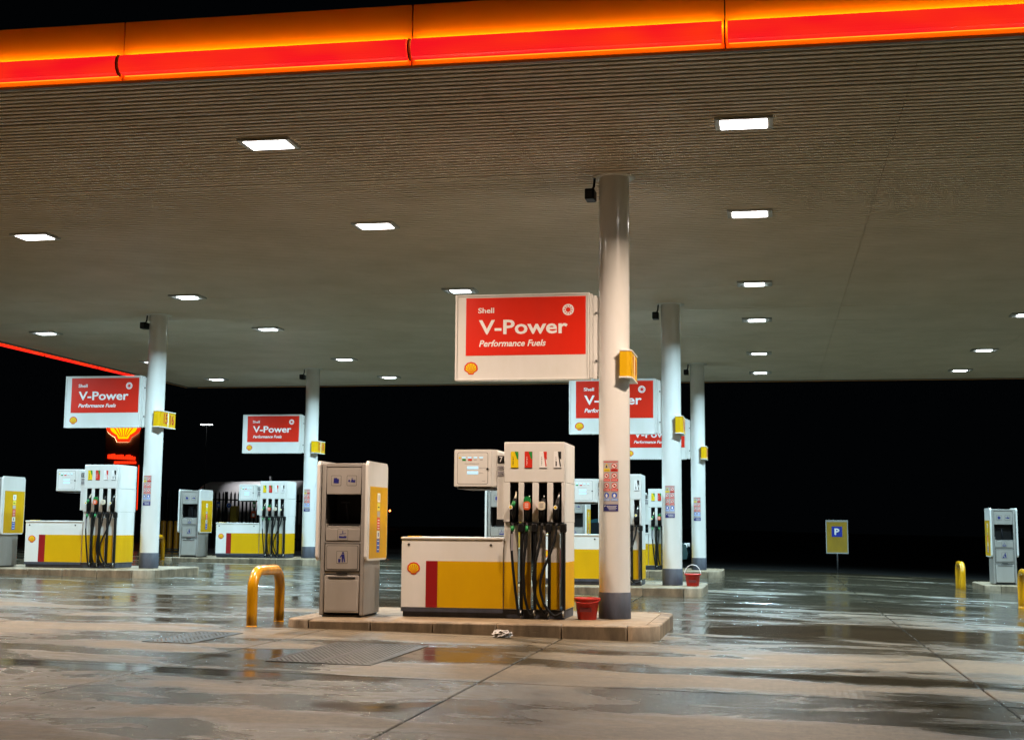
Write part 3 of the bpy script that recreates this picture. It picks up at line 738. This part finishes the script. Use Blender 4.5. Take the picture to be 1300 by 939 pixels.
def make_kiosk():
    t = thing('service_unit', '', 'service unit', group='grey windscreen wash and litter units')
    x0, x1, YF, YB = -3.475, -2.925, -.78, -.05
    bx('body', t, x0+.01, x1-.01, YF+.30, YB, .02, 1.825, TAUPE, c=.006)
    st = MB()
    for a in ((x0, x0+.052), (x1-.052, x1)): st.box(a[0], a[1], YF, YF+.299, .02, 1.83, TAUPE, c=.012, seg=2)
    st.box(x0+.053, x1-.053, YF+.002, YF+.299, 1.785, 1.828, TAUPE, c=.004)
    st.box(x0+.053, x1-.053, YF+.012, YF+.29, .87, .895, TAUPE, c=.002); st.box(x0+.053, x1-.053, YF+.012, YF+.29, .505, .535, TAUPE, c=.002)
    st.build('frame', t)
    bx('foot', t, x0+.03, x1-.03, YF+.04, YB-.04, 0, .022, SEAM)
    a, b = x0+.058, x1-.058
    tp = bx('top_panel', t, a, b, YF+.006, YF+.28, 1.455, 1.780, TAUPE2, c=.005)
    def icon(par, cx, cz, s_, draw):
        q = MB(); y = YF+.006
        q.prism(rrect(cx-s_, cx+s_, cz-s_, cz+s_, .01, 2), y-.0010, y, SEAM); q.prism(rrect(cx-s_+.004, cx+s_-.004, cz-s_+.004, cz+s_-.004, .008, 2), y-.002, y, TAUPE2)
        for pts in draw: q.prism([(cx+px_*s_, cz+pz*s_) for px_, pz in pts], y-.003, y-.002, NAVY)
        q.build('icon', par)
    icon(tp, a+.12, 1.62, .062, [[(-.55, -.5), (.5, -.55), (.55, .3), (.2, .35), (.1, .55), (-.5, .5)]])
    icon(tp, b-.12, 1.62, .062, [[(-.75, -.15), (-.4, -.3), (-.3, .1), (-.6, .2)], [(-.25, -.3), (.7, -.35), (.75, .15), (.3, .1), (0, .45), (-.1, 0)], [(.0, .1), (.15, .1), (.12, .6), (.03, .6)]])
    # the washing bay: a dark niche with a sloping shelf, side cheeks and a squeegee
    bx('niche', t, a, b, YF+.27, YF+.298, 1.05, 1.455, DARK)
    m_ = MB(); m_.prism([(YF+.01, 1.07), (YF+.26, 1.10), (YF+.26, 1.05), (YF+.01, 1.05)], a, b, TAUPE, 'x'); m_.build('niche_shelf', t)
    ln = MB(); ln.box(a-.004, a-.001, YF+.03, YF+.27, 1.06, 1.45, DARK); ln.box(b+.001, b+.004, YF+.03, YF+.27, 1.06, 1.45, DARK)  # dark sheets added over the grey niche walls to paint in the shade
    ln.prism([(a, YF+.012), (a+.012, YF+.012), (a+.055, YF+.265), (a, YF+.265)], 1.105, 1.452, BLACK, 'z')
    ln.prism([(YF+.045, 1.102), (YF+.25, 1.104), (YF+.25, 1.10), (YF+.045, 1.085)], a+.05, b-.012, DARK, 'x'); ln.build('niche_shade_lining', t)
    m_ = MB(); m_.prism([(YF+.012, 1.07), (YF+.10, 1.09), (YF+.012, 1.16)], a, a+.012, TAUPE2, 'x'); m_.build('niche_cheek', t)
    sq = MB(); sq.tube([(a+.22, YF+.22, 1.11), (a+.19, YF+.19, 1.36)], .01, BASEG, 8); sq.box(a+.13, a+.24, YF+.18, YF+.20, 1.35, 1.37, BASEG, c=.004); sq.build('squeegee', t)
    sh = bx('shelf_panel', t, a, b, YF+.006, YF+.28, .898, 1.048, TAUPE2, c=.006)
    icon(sh, (a+b)/2, .975, .066, [[(-.7, -.65), (.7, -.65), (.75, -.3), (.4, -.25), (.1, -.35), (-.7, -.25)], [(-.6, .0), (.6, .15), (.6, .25), (-.6, .1)], [(-.08, .2), (.08, .2), (.05, .75), (-.05, .75)]])
    bp = bx('bin_flap', t, a, b, YF+.004, YF+.28, .538, .867, SEAM, c=.003)
    m_ = MB(); m_.prism(rrect(a+.004, b-.004, .545, .860, .012), YF+.002, YF+.01, TAUPE2)
    m_.build('flap_face', bp)
    m_ = MB(); m_.prism(rrect(a+.02, b-.02, .56, .845, .02), YF-.001, YF+.002, SEAM); m_.prism(rrect(a+.025, b-.025, .565, .84, .018), YF-.003, YF+.002, TAUPE2)
    m_.build('flap_panel', bp)
    icon(bp, (a+b)/2, .705, .066, [[(-.1, -.7), (.1, -.7), (.25, .3), (-.2, .3)]]) if False else None
    q = MB(); y = YF-.003; cx, cz = (a+b)/2, .705
    q.prism(rrect(cx-.07, cx+.07, cz-.075, cz+.075, .01, 2), y-.001, y, SEAM); q.prism(rrect(cx-.066, cx+.066, cz-.071, cz+.071, .008, 2), y-.002, y, TAUPE2)
    disc(q, cx+.012, cz+.052, y-.002, .012, NAVY, 8); q.prism([(cx-.004, cz-.06), (cx+.012, cz-.06), (cx+.016, cz-.01), (cx+.03, cz-.06), (cx+.042, cz-.055), (cx+.028, cz+.035), (cx-.004, cz+.035), (cx-.03, cz+.0), (cx-.022, cz-.006), (cx-.002, cz+.014)], y-.003, y-.002, NAVY)
    q.prism([(cx-.045, cz-.06), (cx-.02, cz-.06), (cx-.016, cz-.02), (cx-.048, cz-.02)], y-.003, y-.002, NAVY); q.build('icon', bp)
    dr = bx('lower_door', t, a, b, YF+.004, YF+.28, .05, .490, TAUPE2, c=.006)
    bx('door_inset', dr, a+.02, b-.02, YF-.0, YF+.006, .075, .44, TAUPE2, c=.003)
    bx('door_grip', dr, a+.05, b-.05, YF-.004, YF+.006, .455, .470, DARK)
    bx('flap_grip', bp, a+.15, b-.15, YF-.002, YF+.006, .508, .522, DARK)
    for s_ in (-1, 1):
        xx = x0-.045 if s_ < 0 else x1+.012
        wg = MB(); outl = rrect(YF-.055, YB+.10, .665, 1.855, .05, 5); wg.prism(outl, xx, xx+.034, WHITE, 'x')
        bmesh.ops.bevel(wg.bm, geom=[e for e in wg.bm.edges if abs(e.verts[0].co.x-e.verts[1].co.x) < 1e-5], offset=.009, segments=2, affect='EDGES')
        W = wg.build('side_panel', t)
        xo = (xx-.001, xx+.001) if s_ < 0 else (xx+.033, xx+.036)
        MB().box(xo[0], xo[1], YF+.04, YB+.085, .69, 1.555, YEL).build('yellow_face', W)
        q = MB(); k0, k1 = (xo[0]-.0015, xo[0]) if s_ < 0 else (xo[1], xo[1]+.0015)
        def st_(z0, z1, M, lay=0, y0=-.42, y1=-.30):
            e_ = lay*.001; q.box(k0-(e_ if s_ < 0 else 0), k1+(e_ if s_ > 0 else 0), y0, y1, z0, z1, M)
        st_(1.37, 1.48, LWHITE); st_(1.39, 1.46, LGREY, 1, -.375, -.345)
        st_(1.27, 1.36, mat('print_pale_yellow', (.85, .75, .1), .4)); st_(1.30, 1.315, LBLACK, 1, -.40, -.33)
        st_(1.19, 1.26, LPINK); st_(1.03, 1.18, LRED)
        for z_ in range(4): st_(1.045+.033*z_, 1.055+.033*z_, LWHITE, 1, -.40, -.32)
        st_(.93, 1.02, LWHITE); st_(.95, 1.0, NAVY, 1, -.375, -.345); st_(.76, .92, BLUE)
        for z_ in range(3): st_(.79+.05*z_, .80+.05*z_, LWHITE, 1, -.40, -.32)
        q.build('sticker_strip', W)
    return t

def make_hoop():
    t = thing('hoop_barrier', '', 'hoop barrier', group='yellow steel hoop barriers by the islands')
    rb = .22; H_ = .70; pts = [(0, -.46, -.1), (0, -.46, .15), (0, -.46, H_-rb-.065)]
    for k in range(1, 9): a = math.pi/2*k/9; pts.append((0, -.46+rb*(1-math.cos(a)), H_-.065-rb+rb*math.sin(a)))
    pts2 = [(x, -y, z) for x, y, z in pts[::-1]]
    MB().tube(pts+pts2, .062, HOOPY, 16).build('hoop', t)
    for yy in (-.46, .46): MB().lathe([(.064, -.03), (.068, .006), (.062, .012)], 0, yy, HOOPY, 16).build('collar', t)
    return t
def make_bucket(handle_up):
    t = thing('fire_bucket', '', 'bucket', group='red plastic fire buckets on the islands')
    m_ = MB(); m_.lathe([(.0, .002), (.105, .0), (.112, .02), (.142, .245), (.158, .248), (.160, .262), (.150, .272), (.140, .266), (.108, .03), (.0, .028)], 0, 0, BUCK, 28); m_.build('tub', t)
    m_ = MB(); m_.box(-.07, .07, -.137, -.128, .11, .16, mat('bucket_print', (.12, .01, .01), .6)); o = m_.build('print', t)
    if handle_up: pts = [(.155*math.cos(a_), 0, .25+.19*math.sin(a_)) for a_ in [math.pi*k/14 for k in range(15)]]; MT = LWHITE
    else: pts = [(.155*math.cos(a_), -.16*math.sin(a_), .25-.04*math.sin(a_)) for a_ in [math.pi*k/14 for k in range(15)]]; MT = BUCK
    MB().tube(pts, .006, MT, 6).build('handle', t)
    return t
def make_cctv():
    t = thing('security_camera', '', 'security camera', group='small black cameras at the column heads')
    bx('camera_body', t, -.35, -.225, -.17, .05, -.30, -.165, BLACK, c=.012)
    MB().tube([(-.27, -.06, -.17), (-.245, -.06, -.12), (-.235, -.06, -.01)], .016, BLACK, 8).build('bracket', t)
    bx('lens_hood', t, -.335, -.26, -.182, -.171, -.275, -.195, DARK, c=.002)
    return t

isl = make_island(); kio = make_kiosk(); hoop = make_hoop(); sgn = make_sign(); cctv = make_cctv()
colm, ring = make_column(0)
pump, pnum = make_pump('7')
where = [(XR, Z0, 'nearest row, middle of the picture'), (XR, Z0+SY, ''), (XR, Z0+2*SY, ''), (XL, Z0+SY, ''), (XL, Z0+2*SY, '')]
lab = {
 'isl': ['kerbed concrete island carrying the warm lit pump 7 and its grey service unit', 'kerbed island behind the pump 7 island, carrying the bucket with raised handle', 'farthest kerbed island in the line behind pump 7, third back', 'kerbed island at the left carrying the pump beside columns 15 and 16', 'far left kerbed island behind the yellow hoop, under signs 17 and 18'],
 'kio': ['large taupe windscreen wash and bin unit beside pump 7', 'blue grey service unit seen through the gap beside pump 7 display head', 'service unit just visible under the display head of the second pump back', 'service unit cut off by the left picture edge, yellow side panel showing', 'blue grey service unit with yellow side panel left of the pump under sign 17'],
 'hoop': ['nearest glossy orange yellow hoop barrier left of the taupe service unit', 'yellow hoop barrier at the end of the island behind pump 7', 'yellow hoop barrier at the end of the third island back', 'yellow hoop barrier at the outer end of the island for pumps 15 and 16', 'thin yellow hoop barrier seen right beside the column numbered 15 16'],
 'sgn': ['largest fuel sign, cream lit red board on the column at pump 7', 'fuel sign half hidden behind the column at pump 7', 'lowest fuel sign, mostly hidden behind two columns of the middle row', 'fuel sign left of the column numbered 15 16', 'smallest full fuel sign left of the column numbered 17 18'],
 'cct': ['black camera box at the head of the column beside pump 7', 'black camera box at the head of the second column back behind pump 7', 'black camera box at the head of the third column back', 'black camera box left of the column head above sign 15 16', 'tiny black camera box on the thin column near the red canopy corner, sign 17 18'],
 'col': ['tall warm lit white column standing beside pump 7', 'white column second back, next to red bucket with raised handle', 'white column third back, rightmost and thinnest of the middle three', 'white column numbered 15 16 at the left', 'white column numbered 17 18 left of the taupe service unit'],
 'pmp': ['warm lit fuel pump numbered 7 in the middle with four hanging hoses', 'fuel pump second back, partly hidden behind the column at pump 7', 'fuel pump third back, seen in the gap between two white columns', 'fuel pump with four hoses left of the column numbered 15 16', 'small fuel pump in front of the dark fence beside the column numbered 17 18'],
 'num': ['yellow number sign on the near column, seen almost edge on', 'yellow number sign on the second column back behind pump 7', 'smallest yellow number sign on the third column back', 'yellow number sign reading 15 and 16 at the far left of the row', 'small yellow number sign reading 17 and 18, above the taupe service unit']}
ROOTS = []
for k, (x, y, _) in enumerate(where):
    base = gz(x-1.4, y)+IH
    loc = (x, y, base)
    tr = (lambda o: o) if k == 0 else copy_tree
    for key, pr in (('isl', isl), ('kio', kio), ('hoop', hoop), ('sgn', sgn), ('cct', cctv), ('col', colm), ('pmp', pump)):
        o = tr(pr)
        if key == 'hoop': o.location = (x-4.06, y-1.0, gz(x-4.06, y))
        elif key == 'cct': o.location = (x, y, CEIL)
        else: o.location = loc
        o['label'] = lab[key][k]
        if key == 'col':
            for ch in o.children:
                if ch.name.startswith('ceiling_ring'): ch.location = (0, 0, CEIL-.002-base)
        if key == 'pmp' and k:
            for ch in o.children:
                if ch.name.startswith('numeral'):
                    ch.data = text_mesh(NUMS[k][0], LWHITE, height=.068, width=.055 if len(NUMS[k][0]) > 1 else .036, bold=.02, ext=.001)
    o = make_number(NUMS[k]); o.location = loc; o['label'] = lab['num'][k]
# the island, service unit and hoops at the right picture edge
xr_, yr_ = XR+10.68, Z0+2*SY-.6
zr_ = gz(xr_-3.4, yr_)+IH
for pr, l_ in ((isl, 'kerbed island at the right picture edge under a single service unit'), (kio, 'blue grey service unit alone at the right picture edge')):
    o = dup(pr, (xr_, yr_, zr_), l_)
dup(hoop, (4.50, 35.6, gz(4.5, 35.6)-.03), 'yellow hoop barrier left of the service unit at the right picture edge')
dup(hoop, (4.46, 26.5, gz(4.46, 26.5)+.03), 'yellow hoop barrier cut off by the right picture edge')
b1 = make_bucket(False); b1.location = (-2.17, Z0-.28, gz(-2.17, 17)+IH); b1['label'] = 'red bucket between pump 7 and the near column'
b2 = make_bucket(True); b2.location = (-1.47, Z0+SY-.25, gz(-1.8, 27)+IH-.02); b2['label'] = 'red bucket with raised white handle beside the second column back'

# ------------------------------------------------------------------ drain covers and litter
def cover(x0, x1, y0, y1, label):
    zc = gz((x0+x1)/2, 0); t = thing('drain_cover', label, 'drain cover', ((x0+x1)/2, (y0+y1)/2, zc), group='studded steel covers set in the concrete')
    t.rotation_euler = (0, math.atan(.017), 0)
    w_, h_ = (x1-x0)/2, (y1-y0)/2
    fr = MB()
    for a in ((-w_, w_, -h_, -h_+.03), (-w_, w_, h_-.03, h_), (-w_, -w_+.03, -h_+.031, h_-.031), (w_-.03, w_, -h_+.031, h_-.031)): fr.box(*a, -.02, .005, PLATE)
    fr.build('frame', t)
    for k in range(2):
        a, b = -w_+.034+k*(w_-.032), -w_+.034+(k+1)*(w_-.032)-.008
        pl = MB().box(a, b, -h_+.034, h_-.034, -.02, .0035, PLATE).build('cover_plate', t)
        st = MB(); nx = int((b-a-.04)/.048); ny = int((2*h_-.12)/.048)
        for i in range(nx):
            for j in range(ny):
                cx, cy = a+.03+i*.048+(.0 if j % 2 else .024), -h_+.07+j*.048
                bm = st.bm; mi = st.mi(PLATE)
                B4 = [bm.verts.new((cx+.012*math.cos(q*math.pi/2), cy+.012*math.sin(q*math.pi/2), .0034)) for q in range(4)]
                T4 = [bm.verts.new((cx+.006*math.cos(q*math.pi/2), cy+.006*math.sin(q*math.pi/2), .007)) for q in range(4)]
                for q in range(4): bm.faces.new((B4[q], B4[(q+1) % 4], T4[(q+1) % 4], T4[q])).material_index = mi
                bm.faces.new(T4).material_index = mi
        o = st.build('stud', pl, kind='stuff')
cover(-4.42, -3.45, 12.0, 14.1, 'large studded steel cover in the concrete in front of the near island')
cover(-6.20, -5.68, 13.3, 14.7, 'studded steel cover near the foot of the nearest yellow hoop')
bg = MB(); bmesh.ops.create_icosphere(bg.bm, subdivisions=3, radius=.085); bg.mi(mat('crumpled_film', (.62, .6, .58), .25, trans=.35))
for v in bg.bm.verts:
    v.co.z = v.co.z*.55; v.co.x *= 1.25
    v.co *= 1+random.uniform(-.28, .28)
    v.co.z = max(v.co.z, -.03)
tag(bg.build('plastic_bag', None, (-2.95, 15.48, gz(-2.95, 15)+.036)), 'crumpled clear plastic bag lying against the kerb below pump 7', 'plastic bag')

# ------------------------------------------------------------------ beyond the canopy
ps = thing('parking_sign', 'yellow parking sign with white P on blue, on a thin post', 'parking sign', (2.03, 45, gz(2.03, 45)))
MB().tube([(0, .03, 0), (0, .03, 1.0)], .025, POST, 8).build('post', ps)
bx('board', ps, -.34, .34, -.012, .012, .56, 1.60, mat('sign_backing', (.35, .36, .34), .5, dirt=.2), c=.004)  # white border greyed, the dim light beyond the canopy put into its colour
bx('yellow_face', ps, -.31, .31, -.015, -.011, .60, 1.54, mat('dimmed_yellow', (.36, .22, .004), .5, dirt=.25, vscale=5)); bx('blue_square', ps, -.16, .16, -.018, -.0145, 1.08, 1.40, mat('parking_blue', (.01, .03, .35), .4))  # yellow darkened too, painting in the weaker light out here
text('P', LWHITE, ps, (-.075, -.019, 1.14), height=.20, width=.15, bold=.03)

fx0, fx1, fy = -22.6, -15.6, 50.0
fn = thing('palisade_fence', 'dark steel palisade fence behind the far left pump', 'fence', (0, 0, 0))
pal = MB(); pal.prism([(-.034, 0), (.034, 0), (.034, 2.02), (.0, 2.12), (-.034, 2.02)], -.008, .008, PALE); pm = pal.mesh('pale')
k = 0; x = fx0
while x < fx1:
    o = bpy.data.objects.new('pale', pm); col.objects.link(o); o.parent = fn; o.location = (x, fy, gz(x, fy)+.04); x += .155
for zz in (.45, 1.85): MB().tube([(fx0, fy+.04, gz(fx0, fy)+zz), (fx1, fy+.04, gz(fx1, fy)+zz)], .028, PALE, 6).build('rail', fn)
for x in (fx0, -20.2, -17.9, fx1): bx('fence_post', fn, x-.05, x+.05, fy+.07, fy+.17, gz(x, fy), gz(x, fy)+2.15, PALE)
def small_sign(name, lab_, cat, px, pz, s_, M, M2, round_=False):
    q = MB(); 
    if round_: disc(q, 0, 0, 0, s_, M2, 16, .006); disc(q, 0, 0, -.006, s_*.85, M, 16, .003); disc(q, 0, 0, -.009, s_*.3, M2, 8, .002)
    else: q.box(-s_, s_, -.006, .0, -s_*1.4, s_*1.4, M); q.box(-s_*.6, s_*.6, -.008, -.006, -s_*.9, s_*.4, M2)
    tag(q.build(name, None, (px, fy-.02, pz)), lab_, cat)
small_sign('safety_sign', 'round blue sign fixed to the dark palisade fence', 'safety sign', -20.03, 1.95, .10, BLUE, LWHITE, True)
small_sign('safety_sign', 'small orange sign on the fence below the green one', 'safety sign', -19.05, 1.62, .09, ORANGE, LWHITE)
small_sign('safety_sign', 'small green sign on the fence above the orange one', 'safety sign', -19.03, 1.98, .07, LGREEN, LWHITE)
small_sign('safety_sign', 'narrow blue sign on the fence nearest the far service unit', 'safety sign', -20.45, 1.98, .07, BLUE, LWHITE)
tk = thing('gas_tank', 'white horizontal gas tank behind the palisade fence', 'tank', (-19.6, 53.2, gz(-19.6, 53)), R(-20))
prof = [(-3.6, 0)]+[(-3.6+.55*(1-math.cos(a)), .86*math.sin(a)) for a in [math.pi/2*k/6 for k in range(1, 7)]]+[(1.6, .86)]+[(1.6+.5*math.sin(a), .86*math.cos(a)) for a in [math.pi/2*k/6 for k in range(1, 7)]]
q = MB(); q.lathe([(max(.001, rr_), xx) for xx, rr_ in prof], 0, 0, TANKW, 32); q.xform(Matrix.Translation((0, 0, 1.80)) @ Matrix.Rotation(R(90), 4, 'Y')); q.build('shell', tk)
for xx in (-1.5, 1.5): bx('saddle', tk, xx-.12, xx+.12, -.8, .8, 0, .95, KERB)
MB().tube([(0, 0, 2.6), (0, 0, 2.85)], .05, POST, 8).build('valve', tk)
vb = bx('valve_cabinet', None, -19.78, -19.54, 49.5, 49.75, gz(-19.6, 50), gz(-19.6, 50)+1.62, mat('dull_yellow', (.35, .22, .02), .5), c=.01)
tag(vb, 'dull yellow cabinet standing against the palisade fence', 'cabinet')
bo = thing('bollard', 'leftmost of three yellow bollards beside the column numbered 15 16', 'bollard', (-21.95, 48.5, gz(-21.95, 48.5)), group='yellow steel bollards')
MB().lathe([(.095, -.05), (.095, .97), (.08, 1.01), (.0, 1.03)], 0, 0, mat('bollard_yellow', (.72, .30, .01), .4, dirt=.2, vscale=8), 20).build('post', bo)
MB().lathe([(.12, -.02), (.12, .02), (.095, .025)], 0, 0, POST, 20).build('base_plate', bo)
dup(bo, (-21.65, 48.4, gz(-21.65, 48.4)), 'middle one of three yellow bollards beside the column numbered 15 16')
dup(bo, (-21.35, 48.3, gz(-21.35, 48.3)), 'rightmost of three yellow bollards beside the column numbered 15 16')
dup(bo, (-16.52, 50.6, gz(-16.5, 50.6)+.4), 'dim yellow bollard right of the column numbered 17 18')

# totem sign far left
tt = thing('totem_sign', 'tall lit totem with yellow scallop above red lettering, far left', 'totem sign', (-29.35, 60, gz(-29, 60)))
bx('panel', tt, -.86, .86, .02, .35, .3, 6.9, BROWN, c=.02)
EY = mat('emblem_lit_yellow', (.8, .5, .01), .4, emit=(1, .62, .0), es=1.3); ER = mat('emblem_lit_red', (.7, .05, .01), .4, emit=(1, .03, .005), es=1.4); EW = mat('emblem_halo_tube', (1, .9, .7), .4, emit=(1, .72, .36), es=5)
q = MB(); pecten(q, .07, 5.24, -.06, .66, ER, EY); q.build('shell_emblem', tt)
q = MB(); q.prism([(a*1.2+.04, 5.22+b*1.2) for a, b in pecten_pts(.66)], -.045, -.03, EW); q.build('halo', tt)
bx('edge_light', tt, .845, .885, -.01, .01, 1.4, 3.45, ER)
q = MB(); random.seed(3); x = -.68; q2 = MB()
while x < .62:
    ww = random.uniform(.06, .11); zz = 3.74-.10*(x+.68)*.5
    q.box(x, x+ww, -.03, .018, zz, zz+random.uniform(.14, .24), ER)
    x += ww+random.uniform(.015, .03)
q.build('upper_lettering', tt)
x = -.35
while x < .72:
    ww = random.uniform(.08, .14); q2.box(x, x+ww, -.03, .018, 3.50, 3.62, ER); x += ww+.03
q2.build('lower_lettering', tt)

# lamps far away
sl = thing('street_lamp', 'distant twin headed street lamp on a thin mast, white light', 'street lamp', (-21.55, 51.2, gz(-21.55, 51.2)))
MB().tube([(0, 0, 0), (0, 0, 4.78)], [.03, .014], PALE, 8).build('mast', sl)
EL = mat('street_light_lens', (1, 1, 1), .4, emit=(.9, 1, .97), es=9)
for s_ in (-1, 1):
    hd = bx('lamp_head', sl, min(0, s_*.32), max(0, s_*.24), -.08, .08, 4.76, 4.80, PALE, c=.01)
    bx('lens', hd, min(s_*.04, s_*.22), max(s_*.04, s_*.22), -.07, .07, 4.735, 4.758, EL)
ld = bpy.data.lights.new('street_lamp_glow', 'AREA'); ld.shape = 'RECTANGLE'; ld.size = .5; ld.size_y = .2; ld.energy = 40; ld.color = (.95, .95, 1); ld.spread = R(84)
lo = bpy.data.objects.new('lamp_glow', ld); col.objects.link(lo); lo.parent = sl; lo.location = (0, .12, 4.72); lo.rotation_euler = Vector((2.4, 1.7, -2.6)).to_track_quat('-Z', 'Y').to_euler()
EO = mat('sodium_lens', (1, .5, .2), .4, emit=(1, .22, .04), es=14)
def far_lamp(x, y, z, s_, label):
    t = thing('street_lamp', label, 'street lamp', (x, y, gz(x, y)))
    h = z-gz(x, y)
    MB().tube([(0, 0, 0), (0, 0, h)], [.07, .05], PALE, 6).build('mast', t)
    MB().lathe([(.0, h), (s_*.8, h+s_*.3), (s_, h+s_), (s_*.6, h+s_*1.8), (0, h+2*s_)], 0, 0, EO, 10).build('lamp_head', t)
far_lamp(-51.37, 150, 4.3, .22, 'distant orange lamp between the far pump and its column')
far_lamp(-55.1, 200, 3.3, .13, 'tiny orange lamp beside the taupe service unit')

# parked car behind the columns
car = thing('parked_car', 'dark teal parked car mostly hidden behind the middle columns', 'car', (-4.55, 43.0, gz(-4.5, 43)))
out = [(-2.1, .28), (-2.12, .62), (-2.02, .92), (-1.55, 1.0), (-1.15, 1.36), (-.6, 1.45), (.25, 1.43), (.95, 1.02), (1.75, .88), (2.06, .70), (2.12, .45), (2.08, .28)]
def arch(cx): return [(cx+.36*math.cos(a), .31+.36*math.sin(a)) for a in [math.pi*k/10 for k in range(0, 11)]]
outl = out[:]+[(1.72, .24)]+[p for p in arch(1.36) if p[1] > .26]+[(-.94, .24)]+[p for p in arch(-1.3) if p[1] > .26]+[(-1.7, .24)]
q = MB(); q.prism(outl, -.86, .86, CARP); q.build('body', car)
for s_ in (-1, 1):
    y_ = sorted((s_*.862, s_*.868))
    MB().prism([(-1.1, 1.02), (-.85, 1.32), (-.25, 1.37), (-.25, 1.02)], y_[0], y_[1], GLASS).build('window', car)
    MB().prism([(-.18, 1.02), (-.18, 1.37), (.22, 1.36), (.78, 1.03)], y_[0], y_[1], GLASS).build('window', car)
    for cx in (-1.3, 1.36):
        wh = MB().tube([(cx, s_*.67, .31), (cx, s_*.87, .31)], .31, BLACK, 24).build('wheel', car)
        rm = MB()
        for k in range(5):
            a = 2*math.pi*k/5+.3; d = Vector((math.cos(a), math.sin(a))); nn = Vector((-d.y, d.x))*.035
            yy_ = sorted((s_*.872, s_*.88)); c0 = Vector((cx, .31))
            rm.prism([tuple(c0-nn), tuple(c0+d*.2-nn), tuple(c0+d*.2+nn), tuple(c0+nn)], yy_[0], yy_[1], STEEL)
        ra = MB(); annulus(ra, cx, .31, s_*.876+.004, .19, .215, STEEL, 20, .008); ra.build('rim', wh)
        rm.build('spokes', wh)
    hl = MB().box(2.0, 2.09, min(s_*.5, s_*.8), max(s_*.5, s_*.8), .62, .74, LWHITE, c=.01).build('headlight', car)
